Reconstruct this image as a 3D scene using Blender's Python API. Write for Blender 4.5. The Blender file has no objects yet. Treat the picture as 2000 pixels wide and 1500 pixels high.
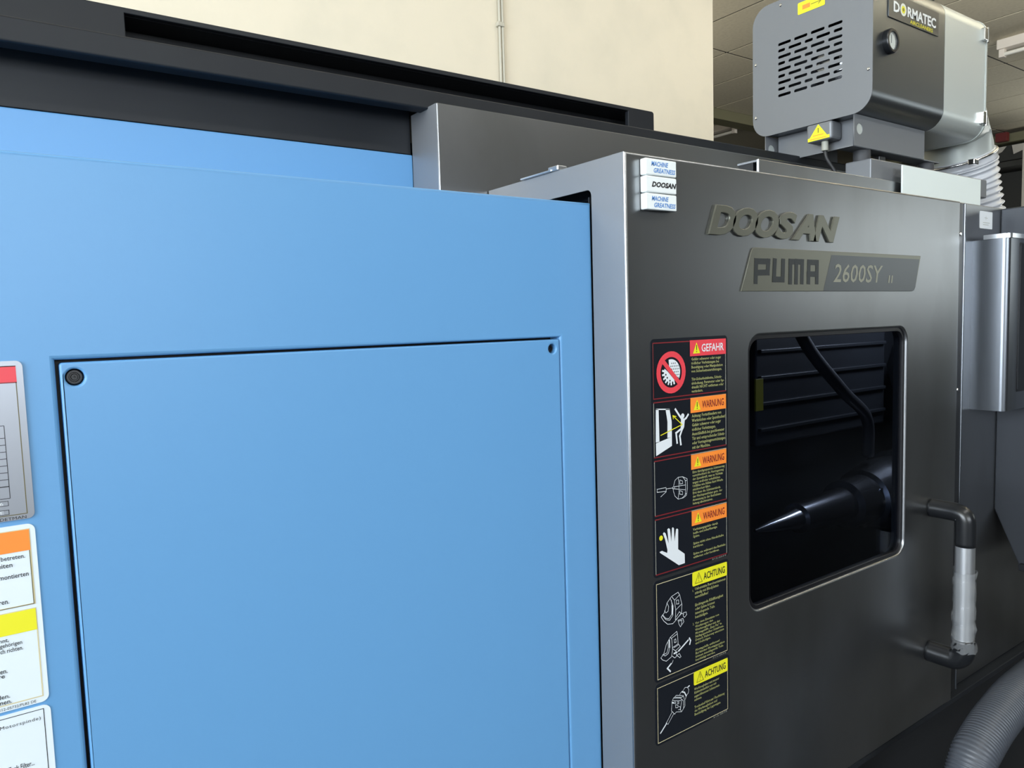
import bpy, bmesh, math, random
from mathutils import Matrix, Vector
random.seed(7)
SC = bpy.context.scene
COL = SC.collection

# ------------------------------------------------------------------ camera, world, lights, exposure
cam_d = bpy.data.cameras.new('camera'); cam_d.sensor_width = 36.0; cam_d.lens = 1446.0/2000.0*36.0
cam_d.clip_start = 0.02
cam = bpy.data.objects.new('camera', cam_d); COL.objects.link(cam)
ax = Vector((.8151, -.5789, -.0301)).normalized()                 # camera right in world space
fw = Vector((.5749, .8139, -.0820)); fw = (fw - ax*fw.dot(ax)).normalized()
up = ax.cross(fw).normalized()
M = Matrix((ax, up, -fw)).transposed().to_4x4(); M.translation = (0, 0, 1.5)
cam.matrix_world = M
SC.camera = cam
SC.view_settings.view_transform = 'Standard'; SC.view_settings.look = 'None'
SC.view_settings.gamma = 1.0; SC.view_settings.use_curve_mapping = False
SC.view_settings.exposure = 0.05
SC.cycles.caustics_reflective = False; SC.cycles.caustics_refractive = False

W = bpy.data.worlds.new('world'); SC.world = W; W.use_nodes = True
W.node_tree.nodes['Background'].inputs[0].default_value = (.80, .90, 1.0, 1)
W.node_tree.nodes['Background'].inputs[1].default_value = .35

def area(name, loc, direction, sx, sy, power, col):
    d = bpy.data.lights.new(name, 'AREA'); d.shape = 'RECTANGLE'; d.size = sx; d.size_y = sy
    d.energy = power; d.color = col
    o = bpy.data.objects.new(name, d); COL.objects.link(o); o.location = loc
    o.rotation_euler = Vector(direction).to_track_quat('-Z', 'Y').to_euler()
    return o
area('daylight_window_side', (-4.40, -.2, 2.3), (1, 0, 0), 4.2, 2.2, 450, (.84, .92, 1.0))
area('aisle_front_fill', (-1.1, -5.90, 2.55), (0, 1, 0), 5.0, 1.7, 230, (.88, .94, 1.0))  # unseen window added to brighten the blue cover from the front
area('daylight_window_far', (10.40, -3.9, 2.40), (-1, 0, 0), 2.6, 1.6, 24, (.95, 1.0, .92))
area('bay_side_fill', (10.40, 1.9, 2.3), (-1, 0, 0), 2.8, 2.0, 40, (1.0, .96, .84))  # added out of view to lift the tiled ceiling
area('aisle_top_fill', (1.7, -.75, 3.42), (0, .15, -1), 3.0, .14, 24, (1.0, .98, .94))  # added overhead fill, brightens the upper right of the blue cover
area('bay_up_fill', (4.7, .3, 2.90), (0, .25, 1), .12, 1.6, 95, (1.0, .95, .84))  # added uplight out of view, brightens the ceiling tiles
area('rear_bay_up_fill', (2.9, 4.5, 2.70), (.45, 0, 1), .12, 1.6, 30, (1.0, .95, .84))  # second added uplight for the ceiling, out of sight behind the cream wall
area('rear_wall_fill', (1.6, 1.9, 3.45), (0, .3, -1), 4.2, .12, 12, (1.0, .95, .84))  # added fill that lights the cream wall

# ------------------------------------------------------------------ materials
MATS = {}
def mat(name, col, rough=.5, metal=0.0, noise=None, bump=None, spec=.5, coat=0, aniso=None, emit=None):
    m = bpy.data.materials.new(name); m.use_nodes = True; nt = m.node_tree; N = nt.nodes; L = nt.links
    b = N['Principled BSDF']
    b.inputs['Base Color'].default_value = (*col, 1); b.inputs['Roughness'].default_value = rough
    b.inputs['Metallic'].default_value = metal; b.inputs['Specular IOR Level'].default_value = spec
    b.inputs['Coat Weight'].default_value = coat
    if emit:
        b.inputs['Emission Color'].default_value = (*emit[0], 1); b.inputs['Emission Strength'].default_value = emit[1]
    if noise or bump:
        tc = N.new('ShaderNodeTexCoord')
    if noise:                                   # noise = (scale, colour2, contrast_low, contrast_high, (stretch))
        sc, c2, lo, hi = noise[:4]
        mp = N.new('ShaderNodeMapping'); L.new(tc.outputs['Object'], mp.inputs[0])
        mp.inputs['Scale'].default_value = noise[4] if len(noise) > 4 else (1, 1, 1)
        n = N.new('ShaderNodeTexNoise'); n.inputs['Scale'].default_value = sc; n.inputs['Detail'].default_value = 6
        L.new(mp.outputs[0], n.inputs['Vector'])
        r = N.new('ShaderNodeMapRange'); r.inputs[1].default_value = lo; r.inputs[2].default_value = hi
        L.new(n.outputs['Fac'], r.inputs[0])
        mx = N.new('ShaderNodeMix'); mx.data_type = 'RGBA'
        mx.inputs[6].default_value = (*col, 1); mx.inputs[7].default_value = (*c2, 1)
        L.new(r.outputs[0], mx.inputs[0]); L.new(mx.outputs[2], b.inputs['Base Color'])
    if bump:                                    # bump = (scale, strength, distance, (stretch))
        mp2 = N.new('ShaderNodeMapping'); L.new(tc.outputs['Object'], mp2.inputs[0])
        mp2.inputs['Scale'].default_value = bump[3] if len(bump) > 3 else (1, 1, 1)
        n2 = N.new('ShaderNodeTexNoise'); n2.inputs['Scale'].default_value = bump[0]; n2.inputs['Detail'].default_value = 3
        L.new(mp2.outputs[0], n2.inputs['Vector'])
        bp = N.new('ShaderNodeBump'); bp.inputs['Strength'].default_value = bump[1]; bp.inputs['Distance'].default_value = bump[2]
        L.new(n2.outputs['Fac'], bp.inputs['Height']); L.new(bp.outputs[0], b.inputs['Normal'])
    MATS[name] = m
    return m

BLUE = (.122, .318, .590)
mat('blue_paint', BLUE, .42, 0, (2.6, (.108, .292, .540), .60, .78), (900, .12, .0003))
mat('dark_paint', (.0085, .0102, .0135), .5, 0, (6, (.0115, .0135, .0165), .4, .7), None, .35)
mat('black_paint', (.008, .009, .011), .5)
mat('steel_paint', (.33, .34, .355), .32, 1.0, (3.5, (.255, .262, .262), .50, .72, (1, 1, .45)), (1400, .10, .0002))
mat('brushed_steel', (.20, .215, .24), .30, .95, (30, (.165, .18, .20), .35, .7, (1, 1, .06)))
mat('bright_edge', (.75, .77, .80), .28, .95)
mat('steel_lit_side', (.32, .325, .335), .46, .72, None, (1400, .10, .0002))  # lighter copy of the steel paint: light from the left put into the colour
mat('console_paint', (.045, .050, .060), .40, .35)
mat('pale_plate', (.76, .83, .81), .45, .0)
mat('collector_grey', (.17, .18, .195), .45, .25, None, (1200, .10, .0002))
mat('collector_dark', (.165, .178, .19), .30, .9, None, (1200, .08, .0002))
mat('collector_silver', (.56, .60, .58), .36, .35, None, (1200, .06, .0002))
mat('gasket', (.006, .006, .008), .35)
mat('black_plastic', (.010, .011, .013), .28)
mat('black_label', (.008, .010, .015), .30)
mat('print_white', (.72, .76, .80), .45)
mat('print_pale', (.34, .345, .30), .5)
mat('print_text', (.40, .41, .16), .5)
mat('print_red', (.74, .055, .075), .45)
mat('print_dark_red', (.20, .015, .02), .45)
mat('print_orange', (.92, .26, .035), .45)
mat('print_yellow', (.78, .74, .02), .45)
mat('print_olive', (.22, .20, .015), .45)
mat('print_black', (.012, .012, .014), .5)
mat('print_blue', (.075, .24, .60), .45)
mat('sticker_white', (.72, .80, .86), .35)
mat('cream_line', (.62, .55, .34), .45)
mat('frame_gold', (.12, .10, .03), .45)
mat('plate_metal', (.36, .38, .42), .36, .7)
mat('white_plastic', (.82, .86, .86), .25)
mat('badge_olive', (.20, .20, .165), .34, .75)
mat('badge_grey', (.125, .133, .140), .34, .9)
mat('badge_print', (.040, .044, .046), .4, .4)
mat('badge_print_light', (.30, .30, .24), .4, .4)
mat('aluminium', (.70, .72, .75), .30, .9)
mat('cream_wall_paint', (.74, .68, .55), .75, 0, (5, (.69, .64, .52), .45, .75), (26, .18, .004))
mat('conduit_paint', (.50, .48, .40), .5)
mat('ceiling_tile_paint', (.66, .61, .47), .9, 0, (40, (.60, .55, .42), .4, .7))
mat('ceiling_grid_paint', (.05, .046, .034), .9)
mat('hall_wall_paint', (.035, .035, .036), .85)
mat('hall_wall_dark', (.045, .045, .04), .85)
mat('olive_beam', (.20, .19, .11), .8)
mat('hall_wall_light', (.70, .68, .62), .85)
mat('hall_white', (.62, .58, .50), .6)
mat('red_sign_paint', (.16, .02, .018), .6)
mat('floor_concrete', (.022, .024, .028), .6, 0, (1.5, (.017, .018, .021), .4, .7))
mat('rubber', (.035, .037, .042), .6)
mat('hose_grey', (.060, .067, .082), .42)
mat('chamber_dark', (.030, .033, .038), .45, .3)
mat('machined_steel', (.30, .31, .33), .22, .95)
mat('fixture_white', (.74, .68, .60), .5)
mat('tube_glass', (.80, .78, .70), .3)
mat('gauge_face', (.70, .73, .66), .35)
mat('cable_black', (.012, .012, .013), .5)
mat('lens_chrome', (.75, .75, .75), .15, 1.0)
mat('pane_sky', (.6, .7, .8), .4, 0, None, None, .5, 0, None, ((.80, .90, 1.0), 1.0))

def glass(name, tint, gloss, trans_mix, rough=.03):
    m = bpy.data.materials.new(name); m.use_nodes = True; nt = m.node_tree; N = nt.nodes; L = nt.links
    N.remove(N['Principled BSDF']); out = N['Material Output']
    tr = N.new('ShaderNodeBsdfTransparent'); tr.inputs[0].default_value = (*tint, 1)
    gl = N.new('ShaderNodeBsdfGlossy'); gl.inputs[0].default_value = (*gloss, 1); gl.inputs[1].default_value = rough
    lw = N.new('ShaderNodeLayerWeight'); lw.inputs[0].default_value = .5
    pw = N.new('ShaderNodeMath'); pw.operation = 'POWER'; pw.inputs[1].default_value = 4.0; L.new(lw.outputs['Facing'], pw.inputs[0])
    ml = N.new('ShaderNodeMath'); ml.operation = 'MULTIPLY_ADD'; ml.inputs[1].default_value = .55; ml.inputs[2].default_value = .035; L.new(pw.outputs[0], ml.inputs[0])
    mx = N.new('ShaderNodeMixShader'); L.new(ml.outputs[0], mx.inputs[0]); L.new(tr.outputs[0], mx.inputs[1]); L.new(gl.outputs[0], mx.inputs[2])
    L.new(mx.outputs[0], out.inputs[0]); MATS[name] = m
glass('tinted_glass', (.62, .66, .74), (.35, .37, .40), .1)
def film(name, col, alpha, rough):
    m = mat(name, col, rough); b = m.node_tree.nodes['Principled BSDF']; b.inputs['Alpha'].default_value = alpha
film('plastic_film', (.50, .52, .54), .22, .10)
film('translucent_hose', (.58, .60, .64), .90, .22)
film('gauge_glass', (.8, .82, .82), .12, .05)

# ------------------------------------------------------------------ mesh helpers
WL = {}                                          # world location of every parent
def place(name, me, mats, parent=None, smooth=False, centre=True):
    if len(me.vertices):
        if centre:
            xs = [v.co for v in me.vertices]
            lo = Vector([min(c[i] for c in xs) for i in range(3)]); hi = Vector([max(c[i] for c in xs) for i in range(3)])
            c = (lo + hi)/2
        else:
            c = Vector((0, 0, 0))
        me.transform(Matrix.Translation(-c))
    else:
        c = Vector((0, 0, 0))
    me.materials.clear()
    for m in (mats if isinstance(mats, (list, tuple)) else [mats]): me.materials.append(MATS[m])
    o = bpy.data.objects.new(name, me); COL.objects.link(o)
    me.name = name
    if parent is not None:
        o.parent = parent; o.location = c - WL[parent.name]
    else:
        o.location = c
    WL[o.name] = c
    if smooth:
        for p in me.polygons: p.use_smooth = True
    return o
def thing(name, loc, label, cat, group=None):
    o = bpy.data.objects.new(name, None); COL.objects.link(o); o.location = loc; o.empty_display_size = .05
    o['label'] = label; o['category'] = cat
    if group: o['group'] = group
    WL[o.name] = Vector(loc); return o
def tag(o, label, cat, group=None):
    o['label'] = label; o['category'] = cat
    if group: o['group'] = group
    return o
def struct(o, label=None):
    o['kind'] = 'structure'
    if label: o['label'] = label
    return o
def bm_mesh(bm):
    bmesh.ops.recalc_face_normals(bm, faces=bm.faces[:])
    me = bpy.data.meshes.new('m'); bm.to_mesh(me); bm.free(); return me
def add_box(bm, x0, x1, y0, y1, z0, z1, bev=0, seg=2):
    r = bmesh.ops.create_cube(bm, size=1.0)
    for v in r['verts']:
        v.co = ((x0+x1)/2 + v.co.x*(x1-x0), (y0+y1)/2 + v.co.y*(y1-y0), (z0+z1)/2 + v.co.z*(z1-z0))
    if bev:
        es = list({e for v in r['verts'] for e in v.link_edges})
        bmesh.ops.bevel(bm, geom=es, offset=bev, segments=seg, profile=.5, affect='EDGES')
def box(name, x0, x1, y0, y1, z0, z1, m, parent=None, bev=.002, seg=2):
    bm = bmesh.new(); add_box(bm, x0, x1, y0, y1, z0, z1, bev, seg)
    return place(name, bm_mesh(bm), m, parent)
def ring_frame(d):
    d = Vector(d).normalized(); a = Vector((0, 0, 1)) if abs(d.z) < .9 else Vector((0, 1, 0))
    u = d.cross(a).normalized(); return u, d.cross(u).normalized()
def add_cyl(bm, p0, p1, r0, r1=None, n=24, caps=True):
    p0 = Vector(p0); p1 = Vector(p1); r1 = r0 if r1 is None else r1; u, w = ring_frame(p1-p0)
    A = [bm.verts.new(p0 + (u*math.cos(2*math.pi*i/n) + w*math.sin(2*math.pi*i/n))*r0) for i in range(n)]
    B = [bm.verts.new(p1 + (u*math.cos(2*math.pi*i/n) + w*math.sin(2*math.pi*i/n))*r1) for i in range(n)]
    for i in range(n): bm.faces.new((A[i], A[(i+1) % n], B[(i+1) % n], B[i]))
    if caps: bm.faces.new(A[::-1]); bm.faces.new(B)
def cyl(name, p0, p1, r0, m, parent=None, r1=None, n=24, bev=0):
    bm = bmesh.new(); add_cyl(bm, p0, p1, r0, r1, n)
    if bev:
        es = [e for e in bm.edges if len(e.link_faces) == 2 and any(len(f.verts) > 4 for f in e.link_faces)]
        bmesh.ops.bevel(bm, geom=es, offset=bev, segments=2, profile=.5, affect='EDGES')
    o = place(name, bm_mesh(bm), m, parent)
    shade(o, 40); return o
def shade(o, ang):
    me = o.data; me.polygons.foreach_set('use_smooth', [True]*len(me.polygons))
    bm = bmesh.new(); bm.from_mesh(me)
    for e in bm.edges:
        if len(e.link_faces) == 2 and e.calc_face_angle(0) > math.radians(ang): e.smooth = False
    bm.to_mesh(me); bm.free()
def flat_shade(o, axis):
    """round the bevels, keep the broad faces truly flat"""
    me = o.data; bm = bmesh.new(); bm.from_mesh(me); bm.normal_update()
    for f in bm.faces: f.smooth = abs(f.normal[axis]) < .995
    for e in bm.edges:
        if len(e.link_faces) == 2 and (e.calc_face_angle(0) > math.radians(40) or not all(f.smooth for f in e.link_faces)): e.smooth = False
    bm.to_mesh(me); bm.free()
def lathe(name, p0, d, prof, m, parent=None, n=32):
    """prof: list of (distance along d, radius)"""
    bm = bmesh.new(); p0 = Vector(p0); d = Vector(d).normalized(); u, w = ring_frame(d); rings = []
    for t, r in prof:
        rings.append([bm.verts.new(p0 + d*t + (u*math.cos(2*math.pi*i/n) + w*math.sin(2*math.pi*i/n))*max(r, 1e-5)) for i in range(n)])
    for A, B in zip(rings, rings[1:]):
        for i in range(n): bm.faces.new((A[i], A[(i+1) % n], B[(i+1) % n], B[i]))
    bm.faces.new(rings[0][::-1]); bm.faces.new(rings[-1])
    o = place(name, bm_mesh(bm), m, parent); shade(o, 35); return o
def catmull(pts, n):
    pts = [Vector(p) for p in pts]; P = [pts[0]*2 - pts[1]] + pts + [pts[-1]*2 - pts[-2]]; out = []
    for k in range(1, len(P)-2):
        for i in range(n):
            t = i/n; a, b, c, d = P[k-1], P[k], P[k+1], P[k+2]
            out.append(.5*((2*b) + (c-a)*t + (2*a-5*b+4*c-d)*t*t + (-a+3*b-3*c+d)*t**3))
    out.append(pts[-1]); return out
def resample(path, step):
    out = [path[0].copy()]; acc = 0
    for a, b in zip(path, path[1:]):
        L = (b-a).length; t = step - acc
        while t <= L:
            out.append(a + (b-a)*(t/L)); t += step
        acc = (acc + L) % step
    return out
def sweep(name, path, rad, m, parent=None, n=20, sx=1.0, caps=True):
    """tube along a path; rad(i) or a number"""
    bm = bmesh.new(); prev = None; rings = []
    for i, p in enumerate(path):
        t = (path[min(i+1, len(path)-1)] - path[max(i-1, 0)]).normalized()
        if prev is None: u = ring_frame(t)[0]
        else: u = (prev - t*prev.dot(t)).normalized()
        prev = u; w = t.cross(u); r = rad(i) if callable(rad) else rad
        rings.append([bm.verts.new(p + (u*math.cos(2*math.pi*k/n)*sx + w*math.sin(2*math.pi*k/n))*r) for k in range(n)])
    for A, B in zip(rings, rings[1:]):
        for k in range(n): bm.faces.new((A[k], A[(k+1) % n], B[(k+1) % n], B[k]))
    if caps: bm.faces.new(rings[0][::-1]); bm.faces.new(rings[-1])
    o = place(name, bm_mesh(bm), m, parent, smooth=True); return o
# flat outlines on a plane: 'Y' faces the operator, 'X' faces the left end
def plane_matrix(plane, at):
    if plane == 'Y': return Matrix(((1, 0, 0, 0), (0, 0, -1, at), (0, 1, 0, 0), (0, 0, 0, 1)))
    return Matrix(((0, 0, -1, at), (-1, 0, 0, 0), (0, 1, 0, 0), (0, 0, 0, 1)))
def uv(plane, pts):
    return [(a, b) for a, b in pts] if plane == 'Y' else [(-a, b) for a, b in pts]
def eval_mesh(ob):
    dg = bpy.context.evaluated_depsgraph_get(); dg.update()
    me = bpy.data.meshes.new_from_object(ob.evaluated_get(dg))
    return me
def slab_mesh(plane, at, outer, holes=(), thick=.01, bev=0, seg=2):
    """solid plate whose front face lies at 'at'; outlines are lists of (x or y, z)"""
    cu = bpy.data.curves.new('c', 'CURVE'); cu.dimensions = '2D'; cu.fill_mode = 'BOTH'
    for pts in [outer] + list(holes):
        s = cu.splines.new('POLY'); q = uv(plane, pts); s.points.add(len(q)-1)
        for p, (a, b) in zip(s.points, q): p.co = (a, b, 0, 1)
        s.use_cyclic_u = True
    cu.extrude = max(thick/2 - bev, 1e-5); cu.bevel_depth = bev; cu.bevel_resolution = seg; cu.offset = -bev
    ob = bpy.data.objects.new('c', cu); COL.objects.link(ob); me = eval_mesh(ob)
    bpy.data.objects.remove(ob); bpy.data.curves.remove(cu)
    me.transform(plane_matrix(plane, at) @ Matrix.Translation((0, 0, -thick/2)))
    bm = bmesh.new(); bm.from_mesh(me); bmesh.ops.remove_doubles(bm, verts=bm.verts[:], dist=1e-6); bm.to_mesh(me); bm.free()
    return me
def slab(name, plane, at, outer, m, parent=None, holes=(), thick=.01, bev=0, seg=2):
    o = place(name, slab_mesh(plane, at, outer, holes, thick, bev, seg), m, parent)
    if bev: flat_shade(o, 1 if plane == 'Y' else 0)
    return o
def rrect(x0, x1, z0, z1, r, n=6):
    out = []
    for cx, cz, a in ((x1-r, z1-r, 0), (x0+r, z1-r, 90), (x0+r, z0+r, 180), (x1-r, z0+r, 270)):
        for i in range(n+1):
            t = math.radians(a + 90*i/n); out.append((cx + r*math.cos(t), cz + r*math.sin(t)))
    return out
def circ(cx, cz, r, n=28): return [(cx + r*math.cos(2*math.pi*i/n), cz + r*math.sin(2*math.pi*i/n)) for i in range(n)]
def rect(x0, x1, z0, z1): return [(x1, z1), (x0, z1), (x0, z0), (x1, z0)]
def stroke(pts, w):
    """outline quads for a thick open line"""
    out = []
    for (a, b), (c, d) in zip(pts, pts[1:]):
        L = math.hypot(c-a, d-b) or 1e-6; ex, ez = (c-a)/L*w/2, (d-b)/L*w/2
        a2, b2, c2, d2 = a-ex, b-ez, c+ex, d+ez
        out.append([(a2-ez, b2+ex), (a2+ez, b2-ex), (c2+ez, d2-ex), (c2-ez, d2+ex)])
    return out
def text_mesh(s, shear=0, bold=0, align='LEFT', spacing=1.0, line=1.0, res=2):
    cu = bpy.data.curves.new('t', 'FONT'); cu.body = s; cu.size = 1.0; cu.shear = shear; cu.offset = bold
    cu.resolution_u = res; cu.align_x = align; cu.space_character = spacing; cu.space_line = line; cu.fill_mode = 'FRONT'
    ob = bpy.data.objects.new('t', cu); COL.objects.link(ob); me = eval_mesh(ob)
    bpy.data.objects.remove(ob); bpy.data.curves.remove(cu); return me
class Print:
    """layers of flat print on one plane, gathered in a single mesh with several materials"""
    def __init__(s, plane, at): s.plane, s.at, s.v, s.f, s.m, s.names = plane, at, [], [], [], []
    def mi(s, m):
        if m not in s.names: s.names.append(m)
        return s.names.index(m)
    def pt(s, a, b, lift):
        return (a, s.at - lift, b) if s.plane == 'Y' else (s.at - lift, a, b)
    def add(s, me, m, lift, fa=lambda a: a, fb=lambda b: b):
        k = len(s.v); i = s.mi(m)
        s.v += [s.pt(fa(v.co.x), fb(v.co.y), lift) for v in me.vertices]
        for p in me.polygons: s.f.append([k+q for q in p.vertices]); s.m.append(i)
        bpy.data.meshes.remove(me)
    def poly(s, pts, m, lift=.0004):
        k = len(s.v); i = s.mi(m); s.v += [s.pt(a, b, lift) for a, b in pts]; s.f.append(list(range(k, k+len(pts)))); s.m.append(i)
    def solid(s, pts, m, thick, lift=0):
        """the sticker sheet itself, with its edge"""
        k = len(s.v); i = s.mi(m); n = len(pts)
        s.v += [s.pt(a, b, lift+thick) for a, b in pts] + [s.pt(a, b, lift) for a, b in pts]
        s.f.append(list(range(k, k+n))); s.m.append(i)
        for q in range(n): s.f.append([k+q, k+(q+1) % n, k+n+(q+1) % n, k+n+q]); s.m.append(i)
    def concave(s, pts, m, lift=.0004):
        cu = bpy.data.curves.new('c', 'CURVE'); cu.dimensions = '2D'; cu.fill_mode = 'FRONT'
        sp = cu.splines.new('POLY'); sp.points.add(len(pts)-1)
        for p, (a, b) in zip(sp.points, pts): p.co = (a, b, 0, 1)
        sp.use_cyclic_u = True
        ob = bpy.data.objects.new('c', cu); COL.objects.link(ob); me = eval_mesh(ob)
        bpy.data.objects.remove(ob); bpy.data.curves.remove(cu); s.add(me, m, lift)
    def lines(s, L, w, m, lift=.0004):
        for pl in L:
            for i, q in enumerate(stroke(pl, w)):
                s.n = (getattr(s, 'n', 0) + 1) % 9; s.poly(q, m, lift + .00003*s.n)
    def frame(s, x0, x1, z0, z1, w, m, lift=.0004):
        s.poly(rect(x0, x1, z1-w, z1), m, lift); s.poly(rect(x0, x1, z0, z0+w), m, lift)
        s.poly(rect(x0, x0+w, z0+w, z1-w), m, lift); s.poly(rect(x1-w, x1, z0+w, z1-w), m, lift)
    def ring(s, cx, cz, r0, r1, m, lift=.0004, n=32):
        for i in range(n):
            a, b = 2*math.pi*i/n, 2*math.pi*(i+1)/n
            s.poly([(cx+r0*math.cos(a), cz+r0*math.sin(a)), (cx+r1*math.cos(a), cz+r1*math.sin(a)), (cx+r1*math.cos(b), cz+r1*math.sin(b)), (cx+r0*math.cos(b), cz+r0*math.sin(b))], m, lift)
    def text(s, t, x0, x1, z0, z1, m, lift=.0005, shear=0, bold=0, align='LEFT', spacing=1.0, line=1.0, res=2, flip=False):
        me = text_mesh(t, shear, bold, align, spacing, line, res)
        if not me.vertices: return
        a0 = min(v.co.x for v in me.vertices); a1 = max(v.co.x for v in me.vertices)
        b0 = min(v.co.y for v in me.vertices); b1 = max(v.co.y for v in me.vertices)
        s.add(me, m, lift, lambda a: x0 + (a-a0)/(a1-a0)*(x1-x0), lambda b: z0 + (b-b0)/(b1-b0)*(z1-z0))
    def build(s, name, parent, label=None):
        me = bpy.data.meshes.new(name); me.from_pydata(s.v, [], s.f); me.polygons.foreach_set('material_index', s.m); me.update()
        bm = bmesh.new(); bm.from_mesh(me)
        for f in bm.faces:
            f.normal_update(); nrm = f.normal
            if (s.plane == 'Y' and nrm.y > .5) or (s.plane == 'X' and nrm.x > .5): f.normal_flip()
        bm.to_mesh(me); bm.free()
        mats = list(s.names); idx = list(s.m)
        o = place(name, me, mats, parent); me.polygons.foreach_set('material_index', idx)
        if label: o['label'] = label
        return o

# flat drawings for the labels (metres on the door face)
DOORPIC = [[(.833,1.309),(.834,1.3614),(.8402,1.3601),(.8412,1.3097)],[(.834,1.3618),(.8646,1.359),(.8652,1.357),(.834,1.3599)],[(.8556,1.3594),(.8646,1.3586),(.8692,1.3378),(.8692,1.3138),(.8591,1.3133),(.8596,1.3388)],[(.8333,1.3078),(.8692,1.3141),(.869,1.2997),(.8335,1.2878)],[(.8907,1.342),(.8996,1.3397),(.8977,1.3263),(.8945,1.3224),(.8894,1.3236)]]
MANLINES = [[(.8777,1.3567),(.8847,1.3483),(.8917,1.3405)],[(.9068,1.3454),(.9025,1.3408),(.8969,1.3378)],[(.8915,1.3248),(.8787,1.3191),(.8808,1.3033)],[(.8946,1.3267),(.8872,1.3132),(.8894,1.2998)]]
MANHEAD = (.8945,1.3448)
ARROWLINES = [[(.844,1.3192),(.8926,1.3311),(.8724,1.3466)],[(.8724,1.3424),(.8714,1.3474),(.8785,1.3453)]]
CHUCK = [[(.8344,1.2355),(.8543,1.2353),(.8546,1.2295),(.8343,1.2306),(.8344,1.2355)],[(.8552,1.233),(.869,1.2323)],[(.8546,1.2286),(.8421,1.2224)],[(.8694,1.2336),(.8735,1.2337),(.8734,1.2302),(.8694,1.2311),(.8694,1.2336)],[(.8715,1.2348),(.8747,1.2436),(.8819,1.2475),(.8923,1.2471),(.9031,1.2422),(.9034,1.2269),(.9012,1.2157),(.8938,1.2125),(.8813,1.2124),(.8742,1.2186),(.8709,1.2277),(.8704,1.2313)],[(.8819,1.2475),(.8839,1.24),(.8836,1.2228),(.8813,1.2124)],[(.8923,1.2471),(.8984,1.2407),(.8993,1.2276),(.898,1.2162),(.8917,1.2129)],[(.8745,1.2336),(.8993,1.2326)],[(.8744,1.23),(.8992,1.2247)],[(.886,1.2426),(.8922,1.2402),(.8921,1.2359),(.8859,1.2361),(.886,1.2426)],[(.8857,1.2254),(.8919,1.223),(.8918,1.2179),(.8856,1.2196),(.8857,1.2254)],[(.8984,1.2393),(.9032,1.24)],[(.8981,1.2176),(.9018,1.2185)]]
HAND = [(.8389,1.1335),(.8382,1.1351),(.8434,1.1358),(.8549,1.1299),(.8558,1.1343),(.8507,1.1526),(.8459,1.1628),(.8483,1.1648),(.8519,1.1624),(.8587,1.1446),(.856,1.168),(.8591,1.1693),(.8621,1.1669),(.8648,1.1462),(.8666,1.1682),(.8691,1.1689),(.8711,1.1666),(.8723,1.1454),(.876,1.1643),(.8785,1.1651),(.8809,1.1632),(.8804,1.1308),(.8954,1.1203),(.8958,1.1048),(.8816,1.1043)]
CHIP = (.8418,1.1565)
TURRET = [[(.8393,1.0295),(.8468,1.0349),(.853,1.0493),(.8636,1.0573),(.8787,1.0606),(.8824,1.0554),(.8875,1.0385),(.8865,1.0247),(.8726,1.0154),(.8657,1.0118),(.8538,1.014),(.845,1.0216),(.8393,1.0295)],[(.8636,1.0573),(.8702,1.0493),(.8729,1.0325),(.8719,1.0167)],[(.8702,1.0493),(.8817,1.0551)],[(.8729,1.0325),(.8872,1.0392)],[(.8605,1.0549),(.867,1.0405),(.866,1.0257),(.8584,1.0192),(.8495,1.0226),(.8416,1.0321)],[(.8631,1.051),(.8648,1.041),(.8633,1.0275),(.8569,1.0222),(.8495,1.0247),(.843,1.0322)],[(.853,1.0493),(.8566,1.042),(.8549,1.035),(.8504,1.0335),(.8468,1.0376)],[(.8747,1.0482),(.88,1.0474),(.8802,1.0409),(.875,1.0417),(.8747,1.0482)],[(.8726,1.0165),(.8857,1.0228),(.8812,1.0277),(.8735,1.0206)],[(.8857,1.0239),(.8918,1.0207)],[(.8911,1.0236),(.8973,1.0231),(.8988,1.0183),(.8933,1.0149),(.8903,1.0184),(.8911,1.0236)],[(.8779,1.014),(.8894,1.0142),(.8916,1.0082),(.8831,1.0018),(.8801,1.007),(.8779,1.014)],[(.8809,1.0121),(.8871,1.0116),(.8854,1.0055)],[(.8373,.9631),(.844,.9675),(.8502,.9818),(.8594,.991),(.8746,.9966),(.876,.9924),(.8773,.9752)],[(.8623,.9886),(.876,.9924)],[(.8594,.991),(.863,.9868),(.8642,.9681),(.8618,.9581),(.8497,.9541),(.8409,.9588),(.8373,.9631)],[(.857,.9874),(.8583,.9752),(.8544,.9656),(.8469,.9635),(.8418,.9677)],[(.854,.984),(.8546,.9752),(.8514,.9675),(.8447,.9668)],[(.8683,.9843),(.8721,.9848),(.8727,.9792),(.8689,.9792),(.8683,.9843)],[(.8643,.9724),(.8773,.9752),(.8825,.9694),(.871,.9651),(.865,.9701)],[(.8633,.9587),(.8693,.9537),(.8739,.9556),(.871,.9651)],[(.8681,.9714),(.8772,.9731)],[(.8739,.9567),(.88,.9582),(.8838,.9516),(.8814,.9507),(.8739,.9567)],[(.8654,.951),(.8631,.9469)]]
TURRETBOLD = [[(.8786,.9629),(.9012,.9745)],[(.9044,.9769),(.907,.9723),(.905,.9669)],[(.8679,.9617),(.874,.9621)],[(.8601,.9467),(.8517,.9417),(.8583,.9348)],[(.8648,1.041),(.8653,1.0281)],[(.857,.9863),(.8576,.9754)]]
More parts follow.
